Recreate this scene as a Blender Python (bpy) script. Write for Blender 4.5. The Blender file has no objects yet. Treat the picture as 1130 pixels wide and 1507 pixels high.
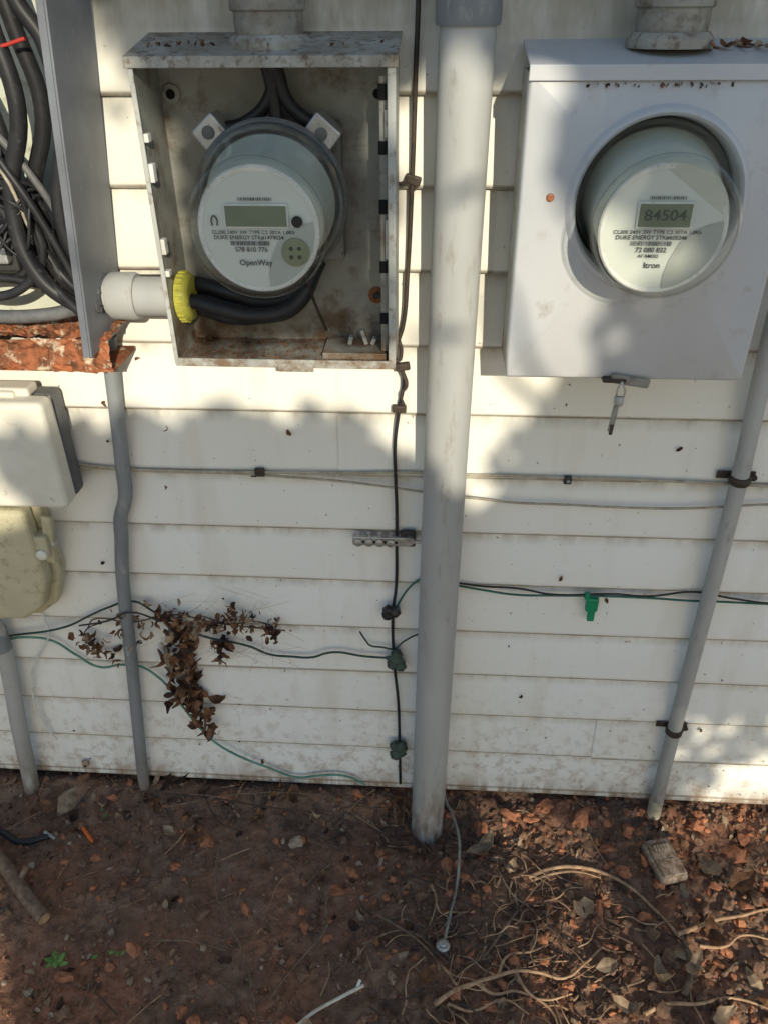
import bpy, math, random
from mathutils import Vector, Matrix, noise, Euler
R=random.Random(7)
S=bpy.context.scene
COL=S.collection
# ---------------------------------------------------------------- helpers
def link(o,parent=None):
    COL.objects.link(o)
    if parent: o.parent=parent
    return o
def grp(name):
    return link(bpy.data.objects.new(name,None))
def obj(name,vs,fs,mat,parent=None,smooth=False,bevel=0,seg=2,midx=None):
    me=bpy.data.meshes.new(name); me.from_pydata([tuple(v) for v in vs],[],fs); me.update()
    mats=mat if isinstance(mat,(list,tuple)) else [mat]
    for m in mats: me.materials.append(m)
    if midx: me.polygons.foreach_set('material_index',midx)
    if smooth: me.polygons.foreach_set('use_smooth',[True]*len(me.polygons))
    o=bpy.data.objects.new(name,me); link(o,parent)
    if bevel:
        b=o.modifiers.new('b','BEVEL'); b.width=bevel; b.segments=seg; b.limit_method='ANGLE'; b.angle_limit=math.radians(35)
    return o
def boxv(x0,x1,y0,y1,z0,z1):
    vs=[(x0,y0,z0),(x1,y0,z0),(x1,y1,z0),(x0,y1,z0),(x0,y0,z1),(x1,y0,z1),(x1,y1,z1),(x0,y1,z1)]
    fs=[(0,3,2,1),(4,5,6,7),(0,1,5,4),(1,2,6,5),(2,3,7,6),(3,0,4,7)]
    return vs,fs
def box(name,x0,x1,d0,d1,z0,z1,mat,parent=None,bevel=0,seg=2,rot=None):
    vs,fs=boxv(x0,x1,-d1,-d0,z0,z1)
    if rot:
        c=Vector(((x0+x1)/2,-(d0+d1)/2,(z0+z1)/2)); m=Euler(rot).to_matrix()
        vs=[c+m@(Vector(v)-c) for v in vs]
    return obj(name,vs,fs,mat,parent,bevel=bevel,seg=seg)
def lathe(name,o,ax,prof,mat,parent=None,n=48,smooth=True,caps=True):
    o=Vector(o); ax=Vector(ax).normalized()
    a=ax.orthogonal().normalized(); b=ax.cross(a)
    vs=[];fs=[]
    for r,t in prof:
        for i in range(n):
            an=2*math.pi*i/n
            vs.append(o+ax*t+a*(r*math.cos(an))+b*(r*math.sin(an)))
    for j in range(len(prof)-1):
        for i in range(n):
            k=(i+1)%n
            fs.append((j*n+i,j*n+k,(j+1)*n+k,(j+1)*n+i))
    if caps:
        fs.append(tuple(range(n))[::-1]); fs.append(tuple((len(prof)-1)*n+i for i in range(n)))
    ob=obj(name,vs,fs,mat,parent,smooth=smooth)
    if smooth:
        e=ob.modifiers.new('e','EDGE_SPLIT'); e.split_angle=math.radians(40)
    return ob
def cyl(name,p0,p1,r,mat,parent=None,n=32,r1=None):
    p0=Vector(p0);p1=Vector(p1)
    return lathe(name,p0,p1-p0,[(r,0),(r if r1 is None else r1,(p1-p0).length)],mat,parent,n)
def tube(name,pts,r,mat,parent=None,res=2,taper=None,smooth=True):
    c=bpy.data.curves.new(name,'CURVE'); c.dimensions='3D'; c.bevel_depth=r; c.bevel_resolution=res; c.use_fill_caps=True
    if smooth:
        sp=c.splines.new('BEZIER'); sp.bezier_points.add(len(pts)-1)
        for i,p in enumerate(pts):
            bp=sp.bezier_points[i]; bp.co=p; bp.handle_left_type='AUTO'; bp.handle_right_type='AUTO'
            if taper: bp.radius=1+(taper-1)*i/(len(pts)-1)
        sp.resolution_u=8
    else:
        sp=c.splines.new('POLY'); sp.points.add(len(pts)-1)
        for i,p in enumerate(pts): sp.points[i].co=(*p,1)
    c.materials.append(mat)
    return link(bpy.data.objects.new(name,c),parent)
def P(d,s,jit=0.0,rd=0.0):
    """wall-survey string 'x,z x,z' in mm at distance d in front of the wall"""
    out=[]
    for t in s.split():
        x,z=t.split(','); out.append((int(x)/1000+R.uniform(-jit,jit),-d+R.uniform(-rd,rd),int(z)/1000))
    return out
# ---------------------------------------------------------------- materials
def nodes(name):
    m=bpy.data.materials.new(name); m.use_nodes=True; nt=m.node_tree
    return m,nt,nt.nodes['Principled BSDF']
def mk(name,c1,c2=None,scale=20,rough=.6,metal=0,bump=0,bscale=150,dirt=None,dscale=60,dlo=.58,dhi=.7,spec=.35,detail=3,stretch=(1,1,1),splash=None):
    m,nt,b=nodes(name); N=nt.nodes.new; L=nt.links.new
    tc=N('ShaderNodeTexCoord'); mp=N('ShaderNodeMapping'); mp.inputs['Scale'].default_value=stretch
    L(tc.outputs['Object'],mp.inputs[0])
    b.inputs['Roughness'].default_value=rough; b.inputs['Metallic'].default_value=metal
    b.inputs['Specular IOR Level'].default_value=spec
    n=N('ShaderNodeTexNoise'); n.inputs['Scale'].default_value=scale; n.inputs['Detail'].default_value=detail; n.inputs['Roughness'].default_value=.65
    L(mp.outputs[0],n.inputs['Vector'])
    r=N('ShaderNodeValToRGB'); r.color_ramp.elements[0].position=.35; r.color_ramp.elements[1].position=.65
    c2=c2 or tuple(x*.8 for x in c1)
    r.color_ramp.elements[0].color=(*c2,1); r.color_ramp.elements[1].color=(*c1,1)
    L(n.outputs[0],r.inputs[0]); out=r.outputs[0]
    if dirt:
        n2=N('ShaderNodeTexNoise'); n2.inputs['Scale'].default_value=dscale; n2.inputs['Detail'].default_value=4; n2.inputs['Roughness'].default_value=.7
        L(mp.outputs[0],n2.inputs['Vector'])
        mr=N('ShaderNodeMapRange'); mr.inputs[1].default_value=dlo; mr.inputs[2].default_value=dhi
        L(n2.outputs[0],mr.inputs[0])
        mx=N('ShaderNodeMix'); mx.data_type='RGBA'; L(mr.outputs[0],mx.inputs[0]); L(out,mx.inputs[6]); mx.inputs[7].default_value=(*dirt,1)
        out=mx.outputs[2]
        if splash:
            top,bot,col=splash
            sx=N('ShaderNodeSeparateXYZ'); L(tc.outputs['Object'],sx.inputs[0])
            a=N('ShaderNodeMapRange'); L(sx.outputs[2],a.inputs[0]); a.inputs[1].default_value=top; a.inputs[2].default_value=bot
            q=N('ShaderNodeMapRange'); L(n2.outputs[0],q.inputs[0]); q.inputs[1].default_value=.35; q.inputs[2].default_value=.6
            ml=N('ShaderNodeMath'); ml.operation='MULTIPLY'; L(a.outputs[0],ml.inputs[0]); L(q.outputs[0],ml.inputs[1])
            m2=N('ShaderNodeMix'); m2.data_type='RGBA'; L(ml.outputs[0],m2.inputs[0]); L(out,m2.inputs[6]); m2.inputs[7].default_value=(*col,1)
            out=m2.outputs[2]
    L(out,b.inputs['Base Color'])
    if bump:
        n3=N('ShaderNodeTexNoise'); n3.inputs['Scale'].default_value=bscale; n3.inputs['Detail'].default_value=2
        L(tc.outputs['Object'],n3.inputs['Vector'])
        bp=N('ShaderNodeBump'); bp.inputs['Strength'].default_value=bump; bp.inputs['Distance'].default_value=.003
        L(n3.outputs[0],bp.inputs['Height']); L(bp.outputs[0],b.inputs['Normal'])
    return m
RUST=(.13,.055,.025); MUD=(.12,.075,.045); SP=(.16,-.06,(.20,.12,.075))
M_box=mk('box_paint',(.47,.48,.45),(.38,.39,.36),8,.5,dirt=(.20,.15,.10),dscale=45,dlo=.54,dhi=.72,splash=(1.10,1.04,(.17,.11,.065)))
M_boxR=mk('box_paint_pale',(.56,.57,.58),(.50,.51,.52),5,.45,dirt=(.34,.30,.24),dscale=26,dlo=.58,dhi=.9,bump=.05,bscale=60)
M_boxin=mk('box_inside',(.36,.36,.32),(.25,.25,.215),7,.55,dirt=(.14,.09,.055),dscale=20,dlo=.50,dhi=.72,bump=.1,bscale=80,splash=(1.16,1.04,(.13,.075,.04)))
M_hood=mk('box_top',(.42,.41,.37),(.26,.235,.185),18,.65,dirt=(.13,.085,.05),dscale=70,dlo=.5,dhi=.68)
M_steel=mk('grey_steel',(.19,.205,.23),(.14,.15,.17),10,.5,dirt=(.33,.33,.33),dscale=60,dlo=.62,dhi=.8)
M_ring=mk('ring_grey',(.13,.135,.13),(.09,.09,.09),30,.35)
M_zinc=mk('zinc',(.50,.50,.48),(.34,.34,.33),40,.4,metal=.6,dirt=RUST,dscale=90,dlo=.56,dhi=.72)
M_pvc=mk('pvc_grey',(.44,.445,.43),(.35,.355,.345),9,.6,dirt=(.25,.22,.17),dscale=55,dlo=.56,dhi=.8,stretch=(1,1,.25),splash=SP,spec=.25)
M_pvcd=mk('pvc_dark',(.27,.285,.295),(.19,.205,.215),14,.6,dirt=(.40,.40,.38),dscale=70,dlo=.58,dhi=.75,stretch=(1,1,.3),splash=SP,spec=.25)
M_cream=mk('cream_plastic',(.72,.70,.61),(.62,.59,.50),10,.55,dirt=(.3,.26,.18),dscale=50,dlo=.62,dhi=.8)
M_yelb=mk('aged_beige_plastic',(.55,.51,.35),(.45,.41,.27),8,.55,dirt=(.22,.17,.1),dscale=40,dlo=.54,dhi=.8)
M_dgrey=mk('dark_grey_plastic',(.13,.135,.14),None,20,.5)
M_blk=mk('black_rubber',(.028,.028,.03),(.016,.016,.018),30,.45,dirt=(.10,.09,.08),dscale=80,dlo=.6,dhi=.8)
M_gcab=mk('grey_cable',(.16,.16,.16),(.10,.10,.10),40,.5)
M_hole=mk('dark_void',(.01,.01,.01),None,5,.9)
M_wht=mk('white_plastic',(.72,.72,.69),(.60,.60,.56),30,.5,dirt=(.35,.3,.22),dscale=120,dlo=.58,dhi=.75)
M_wcab=mk('aged_white_cable',(.46,.42,.33),(.30,.26,.20),60,.6)
M_face=mk('meter_face',(.64,.66,.61),(.61,.63,.58),6,.5)
M_face2=mk('meter_housing',(.56,.58,.50),(.49,.51,.43),10,.5)
M_lcd=mk('lcd_glass',(.17,.20,.13),(.145,.17,.11),20,.3)
M_ink=mk('label_ink',(.04,.04,.04),None,50,.6)
M_seg=mk('lcd_segment',(.075,.09,.06),None,50,.5)
M_yel=mk('yellow_plastic',(.62,.60,.10),(.46,.43,.07),25,.45,dirt=(.25,.2,.08),dscale=70)
M_gr=mk('green_insulation',(.035,.16,.11),(.03,.11,.085),50,.55)
M_grl=mk('faded_green_wire',(.13,.31,.24),(.07,.20,.15),40,.55)
M_dgr=mk('dark_green_wire',(.035,.075,.065),(.02,.045,.04),60,.5)
M_patina=mk('corroded_brass',(.07,.13,.11),(.05,.045,.035),120,.75,bump=.5,bscale=200)
M_cu=mk('weathered_copper',(.07,.048,.035),(.03,.025,.02),60,.6)
M_gcl=mk('green_clip',(.01,.26,.12),None,30,.4)
M_red=mk('red_wire',(.45,.04,.03),None,30,.5)
M_rot=mk('rotted_wood',(.42,.15,.07),(.13,.06,.035),45,.9,dirt=(.60,.50,.36),dscale=50,dlo=.54,dhi=.66,spec=.1)
M_leaf=mk('dead_leaf',(.23,.115,.06),(.11,.055,.032),60,.8,spec=.12)
M_leaf2=mk('pale_dead_leaf',(.38,.28,.19),(.22,.145,.09),60,.8,spec=.12)
M_leaf3=mk('dark_dead_leaf',(.08,.045,.03),(.04,.025,.02),60,.8,spec=.12)
M_twig=mk('twig_bark',(.24,.165,.11),(.12,.078,.053),90,.8)
M_twigd=mk('dark_twig',(.09,.06,.05),(.045,.033,.028),90,.8)
M_root=mk('pale_root',(.50,.32,.19),(.29,.175,.10),80,.8)
M_clod=mk('soil_clod',(.25,.15,.10),(.125,.072,.048),90,.95,spec=.08)
M_clay=mk('clay_clod',(.46,.19,.10),(.27,.115,.065),70,.95,spec=.08)
M_stone=mk('pale_stone',(.42,.32,.23),(.26,.19,.14),60,.9)
M_bark=mk('bark',(.14,.10,.07),(.07,.05,.04),25,.9)
M_glass,nt,b=nodes('clear_cover'); nt.nodes.remove(b)
o_=nt.nodes['Material Output']; t_=nt.nodes.new('ShaderNodeBsdfTransparent'); g_=nt.nodes.new('ShaderNodeBsdfGlossy'); mx=nt.nodes.new('ShaderNodeMixShader'); lw=nt.nodes.new('ShaderNodeLayerWeight')
t_.inputs[0].default_value=(.96,.97,.95,1); g_.inputs['Roughness'].default_value=.10; lw.inputs['Blend'].default_value=.2
ma=nt.nodes.new('ShaderNodeMath'); ma.operation='MULTIPLY_ADD'; ma.inputs[1].default_value=.42; ma.inputs[2].default_value=.02
nt.links.new(lw.outputs['Facing'],ma.inputs[0]); nt.links.new(ma.outputs[0],mx.inputs[0]); nt.links.new(t_.outputs[0],mx.inputs[1]); nt.links.new(g_.outputs[0],mx.inputs[2]); nt.links.new(mx.outputs[0],o_.inputs[0])
def siding_mat():
    m,nt,b=nodes('vinyl_siding'); N=nt.nodes.new; L=nt.links.new
    tc=N('ShaderNodeTexCoord')
    def noi(sc,det,st=(1,1,1)):
        mp=N('ShaderNodeMapping'); mp.inputs['Scale'].default_value=st; L(tc.outputs['Object'],mp.inputs[0])
        n=N('ShaderNodeTexNoise'); n.inputs['Scale'].default_value=sc; n.inputs['Detail'].default_value=det; n.inputs['Roughness'].default_value=.65
        L(mp.outputs[0],n.inputs['Vector']); return n.outputs[0]
    def mr(s,a,b_,c=0,d=1):
        n=N('ShaderNodeMapRange'); L(s,n.inputs[0]); n.inputs[1].default_value=a; n.inputs[2].default_value=b_; n.inputs[3].default_value=c; n.inputs[4].default_value=d; return n.outputs[0]
    def mix(f,a,bb):
        n=N('ShaderNodeMix'); n.data_type='RGBA'; L(f,n.inputs[0])
        for i,v in ((6,a),(7,bb)):
            if isinstance(v,tuple): n.inputs[i].default_value=(*v,1)
            else: L(v,n.inputs[i])
        return n.outputs[2]
    def mth(op,a,bb):
        n=N('ShaderNodeMath'); n.operation=op; L(a,n.inputs[0])
        if isinstance(bb,(int,float)): n.inputs[1].default_value=bb
        else: L(bb,n.inputs[1])
        return n.outputs[0]
    mul=lambda a,bb: mth('MULTIPLY',a,bb)
    sx=N('ShaderNodeSeparateXYZ'); L(tc.outputs['Object'],sx.inputs[0]); z=sx.outputs[2]
    big=noi(2.5,2)
    c=mix(mr(big,.35,.65),(.82,.82,.80),(.79,.785,.735))
    c=mix(mr(z,.45,1.1,0,.55),c,(.80,.765,.64))       # warm sunlight tint painted into the upper boards
    c=mix(mul(mr(noi(14,3,(1,1,.15)),.54,.8),.4),c,(.58,.52,.41))
    c=mix(mul(mr(noi(95,2),.71,.75),.7),c,(.22,.15,.09))
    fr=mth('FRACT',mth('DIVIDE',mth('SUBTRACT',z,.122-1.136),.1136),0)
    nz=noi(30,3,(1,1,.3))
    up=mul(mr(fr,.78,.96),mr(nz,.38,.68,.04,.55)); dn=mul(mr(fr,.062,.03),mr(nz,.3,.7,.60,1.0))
    lap_shade_grime=mth('MINIMUM',mth('ADD',up,dn),.85)
    c=mix(lap_shade_grime,c,(.25,.205,.145))  # lap-line shadow painted in together with grime along each lip
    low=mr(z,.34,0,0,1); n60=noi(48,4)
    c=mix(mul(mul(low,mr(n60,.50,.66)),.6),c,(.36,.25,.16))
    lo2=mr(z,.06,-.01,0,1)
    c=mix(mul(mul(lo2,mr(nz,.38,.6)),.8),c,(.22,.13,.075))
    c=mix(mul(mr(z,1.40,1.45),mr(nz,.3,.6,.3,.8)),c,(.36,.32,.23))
    L(c,b.inputs['Base Color']); b.inputs['Roughness'].default_value=.5; b.inputs['Specular IOR Level'].default_value=.3
    return m
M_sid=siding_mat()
def ground_mat():
    m,nt,b=nodes('dirt'); N=nt.nodes.new; L=nt.links.new
    tc=N('ShaderNodeTexCoord')
    def noi(sc,det):
        n=N('ShaderNodeTexNoise'); n.inputs['Scale'].default_value=sc; n.inputs['Detail'].default_value=det; n.inputs['Roughness'].default_value=.7
        L(tc.outputs['Object'],n.inputs['Vector']); return n.outputs[0]
    def ramp(s,st):
        r=N('ShaderNodeValToRGB'); e=r.color_ramp.elements
        while len(e)<len(st): e.new(.5)
        for i,(p,c) in enumerate(st): e[i].position=p; e[i].color=(*c,1)
        L(s,r.inputs[0]); return r.outputs[0]
    a=ramp(noi(22,7),[(.3,(.11,.065,.045)),(.5,(.24,.145,.097)),(.7,(.37,.235,.16))])
    mx=N('ShaderNodeMix'); mx.data_type='RGBA'; L(ramp(noi(5,3),[(.45,(0,0,0)),(.63,(1,1,1))]),mx.inputs[0]); L(a,mx.inputs[6])
    L(ramp(noi(60,4),[(.35,(.21,.10,.06)),(.65,(.42,.20,.12))]),mx.inputs[7])
    L(mx.outputs[2],b.inputs['Base Color']); b.inputs['Roughness'].default_value=.95; b.inputs['Specular IOR Level'].default_value=.1
    bp=N('ShaderNodeBump'); bp.inputs['Strength'].default_value=1; bp.inputs['Distance'].default_value=.006
    L(noi(150,4),bp.inputs['Height']); L(bp.outputs[0],b.inputs['Normal'])
    return m
M_gnd=ground_mat()
M_fol,nt,b=nodes('shade_foliage'); b.inputs['Base Color'].default_value=(.075,.10,.03,1); b.inputs['Roughness'].default_value=.7
# ---------------------------------------------------------------- ground
def gz(x,y):
    v=Vector((x,y,0))
    z=-.03
    z+=.016*noise.noise(v*3.1+Vector((5,2,0)))
    z-=.04*math.exp(-(((x-.03)/.16)**2+((y+.09)/.07)**2))
    z+=.02*math.exp(-((y+.035)/.035)**2)*(1 if x<-.05 else .2)
    rough=1.0 if x>-.1 else .6
    z+=rough*(.010*noise.noise(v*11)+.007*noise.noise(v*27)+.006*noise.noise(v*60)+.004*noise.noise(v*130))
    return z
def axis(lo,hi,step,far):
    a=[]; v=lo; 
    while v<=hi: a.append(v); v+=step
    s=step; v=lo; pre=[]
    while v>-far: s*=1.5; v-=s; pre.append(v)
    s=step; v=a[-1]; post=[]
    while v<far: s*=1.5; v+=s; post.append(v)
    return pre[::-1]+a+post
xs=axis(-1.0,.85,.0042,80); ys=axis(-.68,.03,.0042,80)
vs=[(x,y,gz(x,y) if abs(x)<3 and abs(y)<3 else -.03) for y in ys for x in xs]
nx=len(xs); fs=[(j*nx+i,j*nx+i+1,(j+1)*nx+i+1,(j+1)*nx+i) for j in range(len(ys)-1) for i in range(nx-1)]
obj('ground',vs,fs,M_gnd,smooth=True)
box('bounce_slab',-7,7,1.4,6.5,-.06,.012,mk('bounce_grey',(.56,.57,.58),(.50,.51,.52),6,.9),None,bevel=.01)  # unseen pale slab added to bounce fill light onto the wall
# ---------------------------------------------------------------- house
house=grp('house')
zk=[-.006]+[.122+.1136*k for k in range(22)]
prof=[]
for k in range(len(zk)-1):
    prof+= [(-.003,zk[k]+.004),(-.0125,zk[k]),(-.0155,zk[k]+.002),(-.0165,zk[k]+.006),(-.0162,zk[k]+.014),(-.0055,zk[k+1]-.001)]
sx=[-4.0,-1.2]+[-1.1+.05*i for i in range(43)]+[1.2,4.0]
vs=[];fs=[];mp_=len(prof)
for x in sx:
    for i,(y,z) in enumerate(prof):
        w=.0022*noise.noise(Vector((x*1.7,0,z*9)))
        w2=.0010*noise.noise(Vector((x*2.3,4,(i//6)*3.7)))
        vs.append((x,y+w,z+w2))
for j in range(len(sx)-1):
    for i in range(mp_-1):
        fs.append((j*mp_+i,(j+1)*mp_+i,(j+1)*mp_+i+1,j*mp_+i+1))
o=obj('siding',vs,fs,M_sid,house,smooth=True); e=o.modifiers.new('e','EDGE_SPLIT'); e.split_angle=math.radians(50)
box('foundation',-4,4,-.2,-.02,-.3,.02,mk('foundation_block',(.14,.12,.10),None,30,.9),house)
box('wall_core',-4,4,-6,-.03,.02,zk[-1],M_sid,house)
box('roof',-4.3,4.3,-6.3,.12,zk[-1]+.004,zk[-1]+.12,mk('roof_shingle',(.09,.085,.08),None,40,.9),house)
box('gutter',-4.3,4.3,.125,.2,zk[-1]+.02,zk[-1]+.12,M_wht,house,bevel=.01)
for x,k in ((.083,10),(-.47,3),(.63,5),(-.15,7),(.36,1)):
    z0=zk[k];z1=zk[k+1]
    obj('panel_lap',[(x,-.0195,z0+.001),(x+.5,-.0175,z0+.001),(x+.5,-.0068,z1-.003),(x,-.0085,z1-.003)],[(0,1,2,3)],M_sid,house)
# ---------------------------------------------------------------- meter
def text(name,s,x,z,y,size,mat,parent,sx=1.0):
    c=bpy.data.curves.new(name,'FONT'); c.body=s; c.size=size; c.align_x='CENTER'; c.align_y='CENTER'; c.offset=size*.012; c.materials.append(mat)
    o=bpy.data.objects.new(name,c); o.location=(x,y,z); o.rotation_euler=(math.pi/2,0,0); o.scale=(sx,1,1); link(o,parent)
def meter(name,cx,cz,fx,fz,d0,d1,variant):
    g=grp(name)
    ax=Vector((fx-cx,-(d1-d0),fz-cz)); L=ax.length; o=(cx,-d0,cz)
    lathe('base_ring',o,ax,[(.092,-.012),(.094,-.008),(.094,.0),(.092,.003),(.088,.004)],M_ring,g,64)
    lathe('base_bead',o,ax,[(.0975,-.0145),(.0985,-.0135),(.0985,-.0115),(.0965,-.0105)],M_ring,g,64)
    lathe('housing',o,ax,[(.084,0),(.0745,.03),(.0735,L-.035),(.070,L-.022)],M_face2,g,64)
    lathe('cover_flange',o,ax,[(.0975,-.004),(.099,-.001),(.099,.002),(.0965,.004)],M_glass,g,64,caps=False)
    lathe('cover_rim',o,ax,[(.0925,.004),(.095,.007),(.095,.011),(.090,.013)],M_glass,g,64,caps=False)
    lathe('clear_cover',o,ax,[(.0925,.004),(.089,.012),(.0835,.05),(.0805,L-.02),(.079,L-.008),(.075,L-.001),(.067,L+.001)],M_glass,g,64)
    lathe('front_bead',o,ax,[(.0805,L-.020),(.0825,L-.016),(.0825,L-.012),(.0795,L-.009)],M_glass,g,64,caps=False)
    y=-(d1-.016)
    def disc(nm,x,z,r,yy,mat,n=40,rx=1):
        obj(nm,[(x+r*rx*math.cos(2*math.pi*i/n),yy,z+r*math.sin(2*math.pi*i/n)) for i in range(n)],[tuple(range(n))],mat,g)
    lathe('face_rim',(fx,y+.004,fz),(0,-1,0),[(.0705,0),(.0725,.003),(.0705,.0052),(.066,.0045)],M_wht,g,64,caps=False)
    disc('face_plate',fx,fz,.069,y,M_face,64)
    y-=.0012
    pts=[(.067*math.cos(math.radians(a)),.067*math.sin(math.radians(a))) for a in range(-82,16,7)]
    pts+= [(.048,.006),(.035,.0),(.022,-.012),(.013,-.032),(.009,-.05)]
    obj('grey_panel',[(fx+a,y,fz+b) for a,b in pts],[tuple(range(len(pts)))],mk('face_grey',(.45,.47,.43),None,6,.5),g)
    y-=.0012
    lw_,lh=(.036,.0115) if variant==0 else (.029,.0125)
    lx,lz=(fx-.001,fz+.017)
    def rect(nm,x0,x1,z0,z1,mat,yy): obj(nm,[(x0,yy,z0),(x1,yy,z0),(x1,yy,z1),(x0,yy,z1)],[(0,1,2,3)],mat,g)
    box('display_bezel',lx-lw_-.002,lx+lw_+.002,-y-.001,-y+.0008,lz-lh-.002,lz+lh+.002,M_wht,g,bevel=.0006)
    rect('display',lx-lw_,lx+lw_,lz-lh,lz+lh,M_lcd,y-.0016)
    if variant==1: text('digits','84504',lx,lz,y-.0022,.0165,M_seg,g,1.15)
    def bars(x0,x1,z0,z1):
        x=x0
        V=[];Fc=[]
        while x<x1:
            w=R.choice((.0004,.0007,.0011)); k=len(V)
            V+= [(x,y,z0),(x+w,y,z0),(x+w,y,z1),(x,y,z1)]; Fc.append((k,k+1,k+2,k+3)); x+=w+R.choice((.0005,.0009))
        obj('barcode',V,Fc,M_ink,g)
    bars(fx-.021,fx+.019,fz+.034,fz+.0375); text('spec','CL200 240V 3W TYPE C2 30TA 1.0Kh',fx-.006,fz-.0015,y,.0056,M_ink,g,1.1)
    text('owner','DUKE ENERGY STK#1479034' if variant==0 else 'DUKE ENERGY STK#600246',fx-.012,fz-.0075,y,.0066,M_ink,g)
    bars(fx-.034,fx+.012,fz-.0165,fz-.0115)
    text('serial','578 810 776' if variant==0 else '72 080 832',fx-.010,fz-.0215,y,.0078,M_ink,g)
    text('maker','OpenWay' if variant==0 else 'Itron',fx-.006,fz-.037 if variant==0 else fz-.039,y,.0095,M_ink,g)
    if variant==0:
        lathe('switch',(fx+.047,y,fz+.011),(0,-1,0),[(.0065,0),(.0065,.002),(.0045,.003)],M_hole,g,24)
        lathe('optical_port',(fx+.043,y,fz-.024),(0,-1,0),[(.0165,0),(.016,.002),(.013,.003)],mk('olive_port',(.22,.24,.14),None,30,.5),g,32)
        for a in range(4):
            disc('port_dot',fx+.043+.007*math.cos(a*1.57+.78),fz-.024+.007*math.sin(a*1.57+.78),.0025,y-.0036,M_ink,12)
        tube('symbol',[(fx-.054,y,fz+.006),(fx-.054,y,fz+.014),(fx-.051,y,fz+.017),(fx-.048,y,fz+.014),(fx-.048,y,fz+.006)],.0008,M_ink,g)
    else:
        text('volt','AF RM002',fx-.012,fz-.0285,y,.0055,M_ink,g)
    return g
# ---------------------------------------------------------------- left (open) meter box
def boxshell(g,x0,x1,z0,z1,dep,mat_out,mat_in,t=.0025):
    box('back_panel',x0+t,x1-t,.0215,.0245,z0+t,z1-.004,mat_in,g)
    box('side_wall',x0,x0+t,.0215,dep,z0,z1,mat_in,g)
    box('side_wall',x1-t,x1,.0215,dep,z0,z1,mat_out,g)
    box('bottom_wall',x0+t,x1-t,.0215,dep,z0,z0+t,mat_in,g)
gL=grp('electric_meter_box')
x0,x1,z0,z1=-.362,-.051,1.044,1.413
boxshell(gL,x0,x1,z0,z1,.125,M_box,M_boxin)
box('bottom_lip',x0,x1,.122,.1255,z0-.003,z0+.009,M_box,gL,bevel=.001)
box('left_lip',x0-.001,x0+.005,.1225,.1258,z0,z1,M_box,gL,bevel=.001)
box('right_lip',x1-.009,x1+.001,.1225,.1258,z0,z1,M_box,gL,bevel=.001)
def hood(g,x0,x1,z1,d,mat,lip=.012,ov=.006):
    vs=[(x0-ov,-.019,z1+.03),(x1+ov,-.019,z1+.03),(x1+ov,-d-ov,z1+.009),(x0-ov,-d-ov,z1+.009),
        (x0-ov,-.019,z1+.027),(x1+ov,-.019,z1+.027),(x1+ov,-d-ov+.002,z1+.006),(x0-ov,-d-ov+.002,z1+.006),
        (x1+ov,-d-ov,z1+.009-lip),(x0-ov,-d-ov,z1+.009-lip),(x1+ov,-d-ov+.002,z1+.009-lip),(x0-ov,-d-ov+.002,z1+.009-lip)]
    fs=[(0,3,2,1),(4,5,6,7),(3,9,8,2),(7,6,10,11),(9,11,10,8),(0,1,5,4),(1,2,8,10,6,5),(0,4,7,11,9,3)]
    obj('hood',vs,fs,mat,g,bevel=.0012)
hood(gL,x0,x1,z1,.125,M_hood,ov=.004)
box('inner_flange',-.071,-.062,.100,.103,1.06,1.40,M_boxin,gL)
for za,zb in ((1.375,1.392),(1.315,1.33),(1.245,1.262),(1.17,1.185),(1.10,1.115)):
    box('flange_slot',-.0725,-.060,.1035,.106,za,zb,M_hole,gL)
for za,zb in ((1.335,1.365),(1.19,1.24)):
    box('flange_tab',-.064,-.059,.104,.114,za,zb,M_zinc,gL,bevel=.001)
for zc,h in ((1.335,.010),(1.295,.022),(1.205,.02),(1.17,.008)):
    box('edge_tab',x0+.003,x0+.010,.110,.122,zc-h/2,zc+h/2,M_wht,gL,bevel=.001)
for xc in (-.345,-.078):
    lathe('boss',(xc,-.0245,1.375),(0,-1,0),[(.012,0),(.012,.004),(.009,.006)],M_boxin,gL,24)
    lathe('screw_hole',(xc,-.0305,1.375),(0,-1,0),[(.006,0),(.006,.001)],M_hole,gL,16)
box('socket_block',-.29,-.125,.0245,.05,1.17,1.345,mk('socket_grey',(.26,.26,.23),(.18,.18,.16),15,.6,dirt=MUD,dscale=60),gL,bevel=.004)
box('line_lug',-.305,-.268,.045,.085,1.322,1.352,M_zinc,gL,bevel=.003,rot=(0,-.7,0))
box('line_lug',-.165,-.125,.045,.085,1.318,1.352,M_zinc,gL,bevel=.003,rot=(0,.7,0))
for xc,zc in ((-.287,1.337),(-.145,1.335)):
    lathe('lug_screw',(xc,-.085,zc),(0,-1,0),[(.008,0),(.008,.002),(.005,.003)],M_ring,gL,20)
for pts in ('-210,1420 -205,1400 -212,1372 -245,1345 -275,1338','-204,1420 -198,1400 -190,1372 -168,1350 -148,1340','-215,1425 -206,1380 -204,1340 -206,1300'):
    tube('service_cable',P(.06,pts),.0085,M_blk,gL,3)
for dz,dd in ((-.018,.06),(0,.085),(.014,.05),(-.006,.045)):
    tube('load_cable',[(-.43,-dd,1.124+dz),(-.34,-dd,1.122+dz),(-.29,-dd-.008,1.112+dz),(-.25,-dd-.006,1.105+dz*.6),(-.20,-dd,1.115+dz*.5),(-.16,-.05,1.17)],.0105,M_blk,gL,3)
tube('rod',[(-.175,-.09,1.165),(-.168,-.07,1.12),(-.155,-.05,1.07)],.0022,M_cu,gL)
box('bottom_bracket',-.155,-.063,.04,.105,1.0468,1.056,M_boxin,gL,bevel=.001)
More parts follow.
